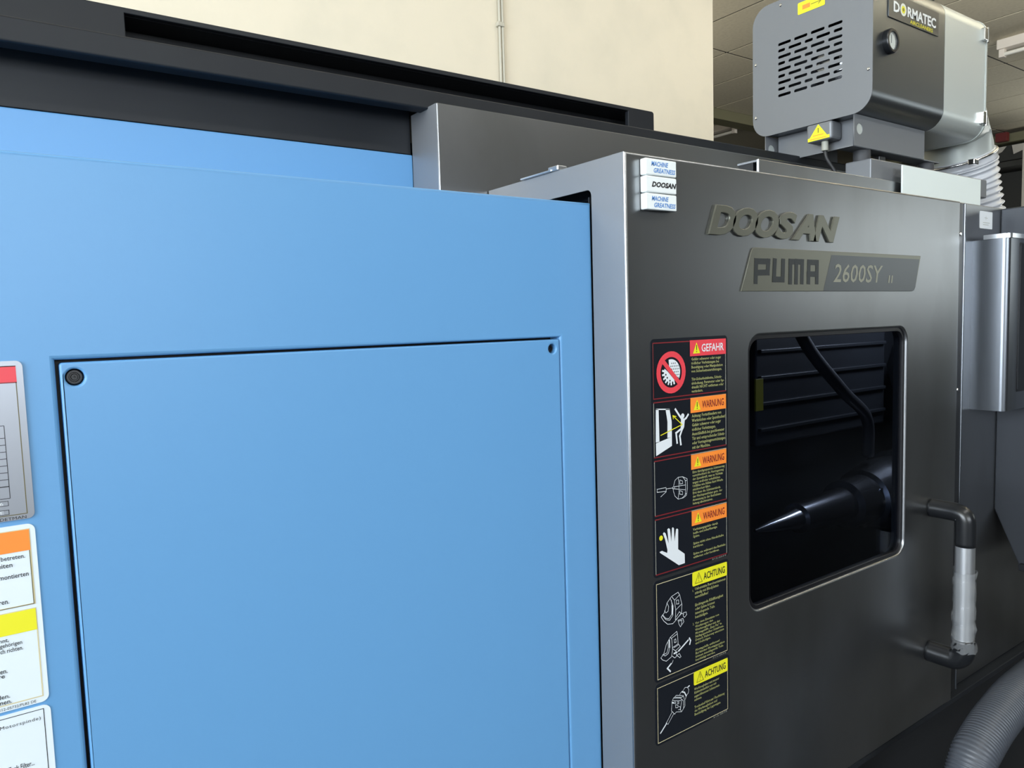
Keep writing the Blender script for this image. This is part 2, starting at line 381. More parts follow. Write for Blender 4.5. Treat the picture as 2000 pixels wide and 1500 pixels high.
TOOL = [[(.8346,.8396),(.8481,.8513)],[(.8481,.852),(.8617,.866)],[(.8518,.8486),(.865,.8614)],[(.8471,.8524),(.849,.8496),(.8523,.8481)],[(.865,.8877),(.8823,.882),(.8842,.8772),(.881,.8629),(.8839,.8584),(.8713,.8624),(.8674,.8599),(.8598,.868),(.8615,.8826),(.865,.8877)],[(.8679,.8884),(.8718,.8903),(.8883,.8842),(.892,.8739),(.8919,.8655),(.8839,.8584)],[(.8843,.8799),(.8886,.875),(.8884,.8632)],[(.8639,.8839),(.8818,.878)],[(.865,.8877),(.8679,.8884),(.8843,.8827),(.8887,.8834)],[(.8795,.8885),(.8825,.8917),(.8874,.8915),(.8932,.8861),(.8951,.8806),(.8926,.8765)],[(.8869,.8923),(.8924,.8968),(.8983,.8953),(.9017,.8904),(.9006,.8851),(.8961,.8823)],[(.8983,.895),(.9023,.8968)],[(.8658,.8805),(.8697,.8799),(.8696,.8771),(.8658,.8784)],[(.8735,.8786),(.8774,.8773),(.8773,.8742),(.8735,.8759)],[(.8696,.8751),(.8753,.8725),(.8753,.8683),(.87,.8697),(.8696,.8751)],[(.8772,.8697),(.8811,.8677),(.8801,.8632),(.8762,.8645)]]
TOOLBOLD = [[(.8346,.8396),(.8481,.8507)],[(.8854,.8918),(.8913,.8888),(.8951,.882)],[(.9003,.8957),(.9028,.8963)],[(.862,.8811),(.8648,.8798)]]
PUMA = [[(1.0797,1.5589),(1.0813,1.5926),(1.1151,1.5928),(1.1131,1.5742),(1.0822,1.5731)],[(1.1334,1.5938),(1.1308,1.5623),(1.156,1.5623),(1.1575,1.5937)],[(1.1781,1.5587),(1.1791,1.5942),(1.2149,1.5944),(1.2134,1.559)],[(1.1969,1.5946),(1.1959,1.5589)],[(1.2339,1.5592),(1.2354,1.5942),(1.2612,1.5942),(1.2603,1.5594)],[(1.2339,1.5728),(1.2602,1.5731)]]

# ================================================================== the hall
def room_box(name, *a, m, parent=None): return struct(box(name, *a, m, parent, bev=0))
room_box('floor', -4.6, 11.0, -6.2, 8.2, -.1, 0, m='floor_concrete')
CZ = 3.64
ceil = room_box('ceiling', -4.6, 11.0, -6.2, 8.2, CZ+.0045, CZ+.10, m='ceiling_grid_paint')
TX, TY, X0, Y0 = .598, 1.105, 4.488, 2.923
tile_me = None
for i in range(-4, 10):
    for j in range(-2, 2):
        x = X0 + i*TX; y = Y0 + j*TY
        if tile_me is None:
            t = box('ceiling_tile', x+.010, x+TX-.010, y+.010, y+TY-.010, CZ, CZ+.0045, 'ceiling_tile_paint', ceil, bev=0); tile_me = t.data
        else:
            t = bpy.data.objects.new('ceiling_tile', tile_me); COL.objects.link(t); t.parent = ceil
            t.location = Vector((x+TX/2, y+TY/2, CZ+.00225)) - WL[ceil.name]
rest = bmesh.new()                                # the tiles out of sight over the aisle and the rear bay
for x0, x1, y0, y1 in ((-4.6, X0-4*TX, -6.2, 5.1), (X0-4*TX, 11.0, -6.2, Y0-2*TY), (-4.6, 11.0, 5.30, 8.2)):
    add_box(rest, x0, x1, y0, y1, CZ, CZ+.0045)
o = place('ceiling_tile_field', bm_mesh(rest), 'ceiling_tile_paint', ceil); o['kind'] = 'stuff'
room_box('trim_1', -4.6, 11.0, 5.13, 5.30, CZ-.10, CZ+.0045, m='olive_beam')
wb = room_box('wall_back', -4.6, 3.538, 2.90, 3.10, 0, CZ, m='cream_wall_paint')
room_box('wall_far', -4.6, 11.0, 8.0, 8.2, 0, CZ, m='hall_wall_dark')
wl = room_box('wall_left', -4.65, -4.5, -6.2, 8.2, 0, CZ, m='hall_wall_light')
wf = room_box('wall_front', -4.6, 11.0, -6.2, -6.0, 0, CZ, m='hall_wall_paint')
wr = room_box('wall_right', 10.5, 10.7, -6.2, 8.2, 0, CZ, m='hall_wall_paint')
def hall_window(n, c, along, w, h):
    """framed factory window in a side wall: frame bars and one glowing pane per light"""
    x, y, z = c
    e = bpy.data.objects.new('window_%d' % n, None); COL.objects.link(e); e.location = c; WL[e.name] = Vector(c); struct(e)
    k = 4
    def bar(nm, a0, a1, z0, z1, m, d):
        if along == 'Y': box(nm, x-d, x+d, y+a0, y+a1, z+z0, z+z1, m, e, bev=0)
        else: box(nm, x+a0, x+a1, y-d, y+d, z+z0, z+z1, m, e, bev=0)
    for i in range(k):
        bar('pane', -w/2+i*w/k+.02, -w/2+(i+1)*w/k-.02, -h/2, h/2, 'pane_sky', .01)
    for i in range(k+1): bar('mullion', -w/2+i*w/k-.025, -w/2+i*w/k+.025, -h/2, h/2, 'hall_white', .03)
    bar('head', -w/2, w/2, h/2, h/2+.06, 'hall_white', .03); bar('sill', -w/2, w/2, -h/2-.06, -h/2, 'hall_white', .05)
hall_window(1, (-4.47, -.2, 2.3), 'Y', 4.2, 2.2)
hall_window(2, (10.46, -3.9, 2.40), 'Y', 2.6, 1.6)
hall_window(3, (-1.1, -5.97, 2.55), 'X', 5.0, 1.7)  # frame and panes built round the added front fill
hall_window(4, (10.46, 1.9, 2.30), 'Y', 2.8, 2.0)  # frame and panes built round the added bay fill
# far end of the hall, seen past the air cleaner
beam = room_box('trim_2', 10.25, 10.45, 1.0, 8.0, 3.50, 3.60, m='olive_beam')
lou = thing('clerestory_window', (10.40, 4.2, 3.3), 'far high window strip with white tilted panes under an olive beam', 'window')
for k in range(5):
    y = 3.45 + k*.28
    slab('pane', 'X', 10.33, [(y, 3.47), (y+.22, 3.47), (y+.20, 3.36), (y+.05, 3.41)], 'hall_white', lou, thick=.02)
box('frame', 10.35, 10.40, 3.3, 5.0, 3.30, 3.48, 'hall_wall_dark', lou, bev=0)
tag(box('wall_sign', 10.12, 10.20, 3.93, 4.05, 3.50, 3.60, 'red_sign_paint'), 'small red sign hanging at the olive beam at the far end', 'sign')
rk = thing('storage_rack', (10.0, 4.0, 0), 'tall dark rack standing at the far end of the hall', 'rack')
for y in (3.3, 5.2):
    for x in (9.75, 10.15): box('post', x-.03, x+.03, y-.03, y+.03, 0, 3.2, 'hall_wall_dark', rk, bev=0)
for z in (.5, 1.4, 2.3, 3.15): box('shelf', 9.72, 10.18, 3.27, 5.23, z-.03, z+.03, 'hall_wall_dark', rk, bev=0)
box('back_panel', 10.16, 10.18, 3.27, 5.23, .1, 3.15, 'hall_wall_dark', rk, bev=0)
tag(box('hall_post', 9.55, 9.59, 3.515, 3.545, 0, 3.3, 'hall_white', bev=.004), 'slim cream post in front of the dark rack', 'post')

def batten(x, y0, y1, label):
    t = thing('batten_light', (x, (y0+y1)/2, CZ), label, 'ceiling light', 'batten lights along the ceiling')
    box('body', x-.045, x+.045, y0, y1, CZ-.075, CZ, 'fixture_white', t, bev=.006)
    cyl('tube', (x-.01, y0+.05, CZ-.115), (x-.01, y1-.05, CZ-.115), .016, 'tube_glass', t, n=12)
    for y in (y0+.03, y1-.03): box('end_cap', x-.025, x+.02, y-.02, y+.02, CZ-.135, CZ-.073, 'fixture_white', t, bev=.003)
batten(6.82, 1.25, 2.72, 'white batten light under the tiled ceiling beside the tall air cleaner')
batten(6.88, 5.32, 6.8, 'white batten light beyond the ceiling beam, past the cream wall')

def fill_body(c, along, ln, z, up, label):  # bodies made up for the added, unseen fill lights
    x, y = c; t = thing('added_fill_light', (x, y, CZ), label, 'ceiling light')
    dx, dy = (ln/2, .05) if along == 'X' else (.05, ln/2)
    z0 = z - .075 if up else z + .015
    box('body', x-dx, x+dx, y-dy, y+dy, z0, z0+.06, 'fixture_white', t, bev=.006)
    for s in (-.7, .7):
        a, b = (x+s*dx, y) if along == 'X' else (x, y+s*dy)
        if up: a, b = (a+.09, b) if along == 'Y' else (a, b+.09)
        if up: box('bracket', min(a, x)-.004, max(a, x)+.004, min(b, y+s*dy)-.004, max(b, y+s*dy)+.004, z0+.02, z0+.04, 'fixture_white', t, bev=0)
        cyl('rod', (a, b, z0+.03), (a, b, CZ), .006, 'fixture_white', t, n=8)
fill_body((1.7, -.75), 'X', 3.0, 3.42, False, 'long white body of an added fill light over the aisle in front of the machine')
fill_body((4.7, .3), 'Y', 1.6, 2.90, True, 'white body of an added uplight in the next bay right of the machine')
fill_body((2.9, 4.5), 'Y', 1.6, 2.70, True, 'white body of an added uplight behind the cream wall')
fill_body((1.6, 1.9), 'X', 4.2, 3.45, False, 'long white body of an added fill light between machine roof and cream wall')
cd = thing('conduit_pipe', (2.038, 2.885, 0), 'pair of thin grey conduit pipes clipped up the cream wall', 'pipe')
for dx in (-.007, .010): cyl('pipe', (2.038+dx, 2.888, .1), (2.038+dx, 2.888, CZ), .0065, 'conduit_paint', cd, n=10)
for z in (2.87, 1.9): box('clip', 2.016, 2.053, 2.876, 2.90, z-.010, z+.010, 'conduit_paint', cd, bev=.003)

# ================================================================== the lathe
LA = thing('cnc_lathe', (.95, 1.6, 0), 'large blue and dark grey turning machine with a steel sliding door', 'machine')
XD, YD, YB = .7783, .80, .878
# ---- blue side cover
cover = slab('side_cover', 'Y', YB, rect(-1.1, .7805, .34, 1.682), 'blue_paint', LA,
             holes=[rect(.0553, .7130, .42, 1.4765)], thick=.028, bev=.0045, seg=3)
box('ledge', -1.1, .7760, YB+.02, 1.256, 1.655, 1.676, 'blue_paint', LA, bev=.001)
box('hatch_recess', .04, .73, YB+.029, YB+.036, .40, 1.49, 'black_paint', LA, bev=0)
hatch = slab('access_hatch', 'Y', YB+.0005, rrect(.0588, .7115, .424, 1.4735, .003, 3), 'blue_paint', LA,
             holes=[circ(.0720, 1.4580, .0088), circ(.6975, 1.4595, .0070), circ(.0720, .44, .0088), circ(.6975, .44, .0070)], thick=.020, bev=.0024, seg=3)
for x, z, r in ((.0720, 1.4580, .0082), (.6975, 1.4595, .0066), (.0720, .44, .0082), (.6975, .44, .0066)):
    lathe('screw', (x, YB+.020, z), (0, -1, 0), [(0, r), (.011, r), (.0125, r*.86), (.0125, r*.62), (.0105, r*.55), (.0105, r*.42), (.0118, r*.36), (.0118, r*.12), (.0095, r*.08)], 'black_plastic', hatch, n=24)
upper = box('upper_cover', -1.1, .6757, 1.2563, 1.285, .40, 1.8185, 'blue_paint', LA, bev=.002)
# ---- labels at the left edge of the blue cover
p = Print('Y', YB-.0001)
p.solid(rrect(-.155, .0277, 1.3200, 1.4778, .006), 'plate_metal', .0015); q = .0017
p.poly(rect(-.149, .0220, 1.4560, 1.4730), 'print_dark_red', q); p.poly(rect(-.149, .0220, 1.4570, 1.4722), 'print_red', q+.0002)
p.frame(-.150, .0218, 1.3250, 1.4730, .0008, 'frame_gold', q)
for k in range(9):
    z = 1.4147 - (0 if k == 0 else .0122 + (k-1)*.00685)
    p.poly(rect(-.140, .0086, z-.0003, z+.0003), 'print_black', q+.0001)
p.poly(rect(-.140, .0086, 1.3540, 1.3546), 'print_black', q+.0001); p.poly(rect(.0082, .0088, 1.3426, 1.4147), 'print_black', q+.0001); p.poly(rect(-.140, .0086, 1.3423, 1.3429), 'print_black', q+.0001)
for z0, z1, ch in ((1.3352, 1.3403, '6'), (1.3265, 1.3314, 'E')):
    p.frame(-.140, .0068, z0, z1, .0005, 'print_black', q+.0001); p.text(ch, -.0005, .0025, z0+.0010, z1-.0010, 'print_white', q+.0003)
p.text('-0008/DETMAN', -.016, .0205, 1.3206, 1.3236, 'print_black', q+.0002)
p.build('machine_plate', cover, 'silver metal data plate with a red header and a ruled table')
p = Print('Y', YB-.0001)
p.solid(rrect(-.155, .0268, 1.1290, 1.3145, .007), 'sticker_white', .0008); q = .0010
for z0, z1, zf, m in ((1.2878, 1.3090, 1.2326, 'print_orange'), (1.2055, 1.2275, 1.1355, 'print_yellow')):
    p.frame(-.151, .0222, zf-.0006, z1+.0008, .0012, 'cream_line', q)
    p.poly(rect(-.150, .0215, z0, z1), m, q+.0002)
p.poly(rect(.0203, .0210, 1.2326, 1.2878), 'frame_gold', q+.0004); p.poly(rect(-.150, .0210, 1.2322, 1.2329), 'frame_gold', q+.0004)
for t, x0, x1, z, h in (('betreten.', -.0035, .0165, 1.2808, .0044), ('eiten', -.0065, .0055, 1.2736, .0044), ('montierten', -.0060, .0182, 1.2620, .0044), ('ren.', -.0080, .0003, 1.2375, .0034),
                     ('nnt,', -.0105, -.0028, 1.1985, .0040), ('geh\u00f6rigen', -.0105, .0080, 1.1928, .0054), ('ch richten.', -.0105, .0084, 1.1882, .0044), ('ten.', -.0140, -.0060, 1.1680, .0040), ('re', -.0140, -.0085, 1.1635, .0030), ('den.', -.0160, -.0058, 1.1424, .0044), ('men.', -.0160, -.0046, 1.1366, .0032)):
    p.text(t, x0, x1, z, z+h, 'print_black', q+.0003, bold=.008)
p.text('212-05732/PL82 DE', -.0160, .0155, 1.1305, 1.1333, 'print_black', q+.0003)
p.build('safety_label', cover, 'white label with orange and yellow header bars')
p = Print('Y', YB-.0001)
p.solid(rrect(-.155, .0272, .985, 1.1256, .007), 'sticker_white', .0008)
p.frame(-.150, .0214, .990, 1.1222, .0007, 'print_black', q)
p.text('e Motorspinde)', -.0215, .0180, 1.1105, 1.1150, 'print_black', q+.0003, spacing=1.15)
p.text('Tank Filter...', -.0125, .0095, 1.0660, 1.0712, 'print_black', q+.0003, bold=.01)
p.build('note_label', cover, 'white label with a thin black frame and typewriter print')

# ---- dark roof
box('roof_band', -1.1, .6757, 1.262, 1.29, 1.8205, 1.905, 'dark_paint', LA, bev=.001)
box('roof_lip', -1.1, 2.35, 1.19, 1.222, 1.8863, 1.9198, 'dark_paint', LA, bev=.003, seg=3)
box('roof_soffit', -1.1, 1.30, 1.20, 1.30, 1.900, 1.912, 'dark_paint', LA, bev=0)
hs = slab('roof_housing', 'Y', 1.23, rrect(-1.1, 1.292, 1.900, 1.9745, .006, 3), 'dark_paint', LA, holes=[rect(.1985, 1.2115, 1.908, 1.9665)], thick=.012, bev=.0012)
box('slot_back', -1.1, 1.28, 1.30, 1.32, 1.90, 1.972, 'black_paint', LA, bev=0)
box('roof_top', -1.1, 1.290, 1.241, 2.4, 1.966, 1.9735, 'dark_paint', LA, bev=0)
box('rear_housing', -1.1, 2.95, 1.325, 2.45, .10, 1.86, 'dark_paint', LA, bev=.004)
ub = box('steel_fascia', .6757, 2.36, 1.160, 1.256, 1.7020, 1.8903, 'steel_paint', LA, bev=.0016)
slab('fascia_lit_end', 'X', .6752, rect(1.1625, 1.2555, 1.60, 1.8898), 'steel_lit_side', ub, thick=.002)  # thin sheet added to give the fascia end its lit tone
box('fascia_base', .6757, 2.36, 1.170, 1.256, 1.60, 1.7015, 'steel_paint', LA, bev=.0010)
box('plinth', -1.05, 2.9, .93, 2.4, 0, .50, 'black_paint', LA, bev=.004)
box('lower_apron', .70, 2.9, .862, .93, .12, .548, 'black_paint', LA, bev=.003)
box('door_track', .775, 2.9, .806, .90, .546, .5605, 'dark_paint', LA, bev=.002)
box('door_header', .84, 1.86, .90, 1.158, 1.700, 1.738, 'dark_paint', LA, bev=0)

# ---- sliding door with its window
XR = 1.829
WIN = rrect(1.0640, 1.5960, .9770, 1.4660, .030, 8)
door = slab('sliding_door', 'Y', YD, rect(XD, XR, .566, 1.745), 'steel_paint', LA, holes=[WIN], thick=.030, bev=.0042, seg=4)
arc = [(.884 - .010*math.cos(math.radians(a)), 1.692 + .010*math.sin(math.radians(a))) for a in range(0, 91, 15)]
slab('side_flange', 'X', XD-.0003, [(.8046, .567), (.8046, 1.7446), (1.157, 1.7446), (1.157, 1.702)] + arc[::-1] + [(.874, .567)], 'steel_lit_side', door, thick=.003)  # left-facing return in the lit copy of the door steel
box('top_flange', XD+.002, XR-.002, .825, 1.157, 1.7415, 1.7445, 'steel_paint', door, bev=0)
box('back_skin', XD+.004, .86, .884, .886, .60, 1.6915, 'chamber_dark', door, bev=0)
lb = slab('gasket', 'Y', YD+.0045, rrect(1.056, 1.604, .969, 1.474, .036, 8), 'gasket', door, holes=[rrect(1.0715, 1.5885, .9845, 1.4585, .024, 8)], thick=.010, bev=.001)
slab('window_glass', 'Y', YD+.0110, rrect(1.060, 1.600, .973, 1.470, .033, 8), 'tinted_glass', door, thick=.005)
box('edge_strip', XR, 1.860, .806, .822, .580, 1.7435, 'black_plastic', door, bev=.001)
box('edge_bead', 1.8600, 1.8650,   .803, .822, .580, 1.7435, 'brushed_steel', door, bev=.0018)
for z in (1.673, 1.313, .665):
    lathe('screw', (1.8435, .8065, z), (0, -1, 0), [(0, .0042), (.0012, .0042), (.0026, .0030), (.0026, .0012), (.0016, .001)], 'lens_chrome', door, n=14)
clip = bmesh.new(); add_box(clip, XD-.006, XD+.020, .965, 1.050, 1.7450, 1.7480, .0006); add_box(clip, XD-.004, XD+.016, .950, .975, 1.7450, 1.7530, .0015)
place('latch_clip', bm_mesh(clip), 'bright_edge', door)
# raised maker name, one letter each
LET = []
cu = 'DOOSAN'; edges = [(.9579, 1.0275), (1.0175, 1.0860), (1.0760, 1.1440), (1.1330, 1.1975), (1.1820, 1.2570), (1.2455, 1.3327)]
def letter_mesh(ch, x0, x1, z0, z1, depth, front):
    c = bpy.data.curves.new('t', 'FONT'); c.body = ch; c.size = 1; c.shear = .30; c.offset = .042; c.extrude = .02; c.bevel_depth = .012; c.bevel_resolution = 1; c.resolution_u = 4
    ob = bpy.data.objects.new('t', c); COL.objects.link(ob); me = eval_mesh(ob); bpy.data.objects.remove(ob); bpy.data.curves.remove(c)
    cs = [v.co for v in me.vertices]; a0, a1 = min(c.x for c in cs), max(c.x for c in cs); b0, b1 = min(c.y for c in cs), max(c.y for c in cs); d0, d1 = min(c.z for c in cs), max(c.z for c in cs)
    for v in me.vertices:
        a, b, d = v.co
        v.co = (x0 + (a-a0)/(a1-a0)*(x1-x0), front + depth*(1 - (d-d0)/(d1-d0)), z0 + (b-b0)/(b1-b0)*(z1-z0))
    me.update(); return me
for ch, (a, b) in zip(cu, edges):
    o = place('letter', letter_mesh(ch, a, b, 1.6325, 1.6810, .0040, YD-.0040), ['badge_olive'], door); shade(o, 30)
# model plate
bz = [(1.0411, 1.5416), (1.0680, 1.6080), (1.0720, 1.6142), (1.0790, 1.6158), (1.6462, 1.6169), (1.6250, 1.5500), (1.6190, 1.5432), (1.6120, 1.5416)]
mp = slab('model_plate', 'Y', YD-.0022, bz[::-1], 'badge_olive', door, thick=.0022, bev=.0007)
p = Print('Y', YD-.0022)
p.poly([(1.2814, 1.5420), (1.3077, 1.6095), (1.6395, 1.6095), (1.6235, 1.5500), (1.6185, 1.5436), (1.6120, 1.5420)], 'badge_grey', .0002)
p.lines(PUMA, .0100, 'badge_print', .0004)
p.text('2600SY', 1.3140, 1.4914, 1.5585, 1.5935, 'badge_print_light', .0005, shear=.18, bold=.008)
p.text('II', 1.5120, 1.5310, 1.5585, 1.5740, 'badge_print_light', .0005, shear=.1, bold=.01)
p.build('model_plate_print', door)
# ---- door handle
HX, GY = 1.715, .7275
def arm(zc, h, sgn):
    pts = catmull([(HX, .8000, zc), (HX, .770, zc), (HX, .7440, zc-.001*sgn), (HX, .7310, zc-.0085*sgn), (HX, GY, zc-.028*sgn), (HX, GY, zc-.072*sgn)], 6)
    return sweep('handle_bracket', pts, lambda i: .0205, 'black_plastic', door, n=20)
arm(1.056, .04, 1)
lo = catmull([(HX, .8000, .722), (HX, .765, .722), (HX, .7420, .7245), (HX, GY, .742), (HX, GY, .774)], 6)
sweep('handle_bracket', lo, .0235, 'black_plastic', door, n=20)
cyl('handle_grip', (HX, GY, .770), (HX, GY, .990), .0195, 'aluminium', door, n=28)
random.seed(3)
wr_path = [Vector((HX+.0015*math.sin(k*.7), GY-.001*math.cos(k*.9), .930 - k*.0062)) for k in range(30)]
wrp = sweep('film_wrap', wr_path, lambda i: .0225 + .0007*math.sin(i*1.9) + (.0012 if i in (0, 16, 17) else 0) + (.004*(i-24)/6 if i > 24 else 0), 'plastic_film', door, n=22, caps=False)
for v in wrp.data.vertices: v.co += Vector((random.uniform(-1, 1), random.uniform(-1, 1), random.uniform(-1, 1)))*.0016
# ---- warning labels
def header(p, x0, x1, z0, z1, m, word, tm, tri, q):
    p.concave(rect(x0, x1, z0, z1) if m != 'print_yellow' else rrect(x0, x1, z0, z1, .003, 3), m, q)
    cx, h = x0+.0155, z1-z0
    if tri:
        p.poly([(cx-.0085, z0+.16*h), (cx+.0085, z0+.16*h), (cx, z0+.86*h)], 'print_yellow', q+.0002)
        p.lines([[(cx, z0+.66*h), (cx, z0+.40*h)]], .0016, 'print_black', q+.0004); p.poly(circ(cx, z0+.27*h, .0010, 8), 'print_black', q+.0004)
    else:
        p.lines([[(cx-.0085, z0+.16*h), (cx+.0085, z0+.16*h), (cx, z0+.86*h), (cx-.0085, z0+.16*h)], [(cx, z0+.66*h), (cx, z0+.42*h)]], .0011, 'print_olive', q+.0002)
        p.poly(circ(cx, z0+.28*h, .0009, 8), 'print_olive', q+.0002)
    p.text(word, x0+.0275, x1-.0060, z0+.24*h, z0+.74*h, tm, q+.0003, bold=.012)
q = .0011
p = Print('Y', YD-.0001)
p.solid(rrect(.8248, 1.0055, 1.0945, 1.4690, .007), 'black_label', .0008)
PAN = [(1.3760, 1.4634, 'print_dark_red'), (1.2847, 1.3718, 'print_dark_red'), (1.1923, 1.2805, 'print_dark_red'), (1.0985, 1.1880, 'print_dark_red')]
for z0, z1, m in PAN:
    p.frame(.8290, 1.0010, z0, z1, .0011, 'print_pale', q)
    p.poly(rect(.8290, 1.0010, z0, z0+.0016), m, q+.0001); p.poly(rect(.8290, .9130, z1-.0016, z1), m, q+.0001)
p.poly(rect(.8290, .8302, 1.3760, 1.4634), 'print_dark_red', q+.0002)
header(p, .9130, 1.0012, 1.4385, 1.4640, 'print_red', 'GEFAHR', 'print_white', True, q+.0003)
for z in (1.3715, 1.2792, 1.1866): header(p, .9130, 1.0006, z-.0242, z, 'print_orange', 'WARNUNG', 'print_dark_red', True, q+.0003)
T1 = 'Gefahr schwerer oder sogar\nt\u00f6dlicher Verletzungen bei\nBeseitigung oder Manipulation\nvon Sicherheitseinrichtungen.\n\nT\u00fcr-Sicherheitskette, Schutz-\nabdeckung, Parameter oder hy-\ndraulik NICHT entfernen oder\nver\u00e4ndern.'
T2 = 'Achtung: Fortschleudern von\nWerkst\u00fccken oder Spannbacken!\nGefahr schwerer oder sogar\nt\u00f6dlicher Verletzungen.\nAusschlie\u00dflich bei geschlossener\nT\u00fcr und entsprechender Schutz-\noder Verriegelungsvorrichtungen\nmit der Maschine.'
T3 = 'Eine durchgespannte Schmierung\nverschlechtert die Verringerung\nder Spannkraft, was zu Verletz-\nungen und/oder erheblichen\nUnf\u00e4llen wie fehlen l\u00e4sst Werk-\nst\u00fcckverlust f\u00fchrt.\nErst dann die Schmierst\u00e4nde\nder Nachspannfutter gem. der\nAnweisung in der Betriebsan-\nleitung abschmieren.'
T4 = 'Verletzungsgefahr durch\nhei\u00dfe und scharfkantige\nSp\u00e4ne.\n\nSp\u00e4ne nicht ohne Handschuhe\nber\u00fchren.\n\nSp\u00e4ne nie w\u00e4hrend des Betriebs\nentfernen oder ber\u00fchren.'
for t, z0, z1, x1 in ((T1, 1.3800, 1.4362, .9960), (T2, 1.2885, 1.3450, .9985), (T3, 1.1960, 1.2530, .9960), (T4, 1.1080, 1.1580, .9970)):
    p.text(t, .9160, x1, z0, z1, 'print_text', q+.0002, bold=.012, res=1)
p.text('212-0573', .962, .998, 1.0955, 1.0978, 'print_pale', q+.0004)
cx, cz = .8692, 1.4158
p.poly(circ(cx, cz, .0245, 30), 'black_label', q+.0001)
half = [(cx + .0205*math.cos(math.radians(a)), cz + .0205*math.sin(math.radians(a))) for a in range(-30, 106, 9)]
p.concave(half + [(cx-.004, cz+.004), (cx+.010, cz-.008)], 'print_white', q+.0002)
gear = []
for k in range(14):
    r = .0205 if k % 2 else .0160
    for da in (-7, 7):
        a = math.radians(160 + k*10 + da*.6); gear.append((cx + r*math.cos(a), cz + r*math.sin(a)))
p.concave(gear + [(cx+.007, cz-.012), (cx-.007, cz+.001)], 'print_white', q+.0002)
random.seed(5)
for i in range(6):
    for j in range(6):
        a, b = cx-.0005 + i*.0040 + (.002 if j % 2 else 0), cz-.009 + j*.0046
        if (a-cx)**2 + (b-cz)**2 < .0185**2 and (a-cx) + (b-cz) > .004: p.poly(circ(a, b, .0011, 6), 'black_label', q+.0003)
for a, b in ((-.009, -.008), (-.003, -.013), (.003, -.016), (-.012, -.003)): p.poly(circ(cx+a, cz+b, .0016, 8), 'black_label', q+.0003)
p.ring(cx, cz, .0240, .0330, 'print_red', q+.0005)
p.lines([[(cx-.018, cz+.018), (cx+.018, cz-.018)]], .0075, 'print_red', q+.0004)
for s in DOORPIC: p.poly(s, 'print_white', q+.0001)
p.lines(MANLINES, .0034, 'print_white', q+.0002); p.poly(circ(*MANHEAD, .0040, 14), 'print_white', q+.0002)
p.lines(ARROWLINES, .0014, 'print_yellow', q+.0004)
p.lines(CHUCK, .0007, 'print_white', q+.0002)
p.concave(HAND, 'print_white', q+.0002); p.poly(circ(CHIP[0], CHIP[1], .0042, 12), 'print_yellow', q+.0001)
p.build('warning_label', door, 'black warning label with one red and three orange headers')
p = Print('Y', YD-.0001)
p.solid(rrect(.8238, 1.0055, .9245, 1.0895, .007), 'black_label', .0008)
p.frame(.8295, 1.0008, .9285, 1.0845, .0010, 'cream_line', q)
header(p, .9130, 1.0005, 1.0612, 1.0850, 'print_yellow', 'ACHTUNG', 'print_black', False, q+.0003)
T5 = 'Unbenutzte Revolverstationen\nst\u00e4ndig mit Blindplatten\nverschlie\u00dfen!\n\nEindringende K\u00fchlfl\u00fcssigkeit\noder Sp\u00e4ne k\u00f6nnen\ninnenliegende Teile\nbesch\u00e4digen.'
T6 = 'Vor dem Einsetzen von\nWerkzeugen den\nWerkzeughalter mit der\nMontagehilfe \u201eEasy Fix\u201c in\nNullagegestellter Schablone.\nDanach Halterung einsetzen\nund befestigen.\n\nMontagehilfe entfernen!\nBei falscher Montageposition\nk\u00f6nnen innenliegende Teile\nbesch\u00e4digt werden.'
p.text(T5, .9190, .9965, 1.0045, 1.0585, 'print_text', q+.0002, bold=.010, res=1)
p.text(T6, .9190, .9930, .9320, 1.0000, 'print_text', q+.0002, bold=.010, res=1)
p.text('1.', .9135, .9160, 1.0525, 1.0560, 'print_text', q+.0002); p.text('2.', .9130, .9165, .9960, .9998, 'print_text', q+.0002)
p.lines(TURRET, .0008, 'print_white', q+.0002); p.lines(TURRETBOLD, .0026, 'print_white', q+.0003)
p.text('212-0574', .962, .996, .9252, .9273, 'print_pale', q+.0004)
p.build('warning_label', door, 'black label with a yellow header and two line drawings of a tool turret')
p = Print('Y', YD-.0001)
p.solid(rrect(.8240, 1.0058, .8195, .9212, .007), 'black_label', .0008)
p.frame(.8285, 1.0010, .8235, .9155, .0010, 'cream_line', q)
header(p, .9140, 1.0007, .8925, .9158, 'print_yellow', 'ACHTUNG', 'print_black', False, q+.0003)
T7 = 'Werkzeughalter mit innerer\nK\u00fchlmittelzufuhr nur mit\nangeschlossener Schmiermit-\nnahmen.\n\nTrockenlauf f\u00fchrt zur \u00dcberhitzung\ndes Werkzeughalters und\nBesch\u00e4digung der Lagerungen.'
p.text(T7, .9150, .9920, .8390, .8885, 'print_text', q+.0002, bold=.008, res=1)
p.lines(TOOL, .0007, 'print_white', q+.0002); p.lines(TOOLBOLD, .0022, 'print_white', q+.0003)
p.text('212-0575', .962, .998, .8202, .8225, 'print_pale', q+.0004)
p.build('warning_label', door, 'black label with a yellow header and a drawing of a drill in its holder')

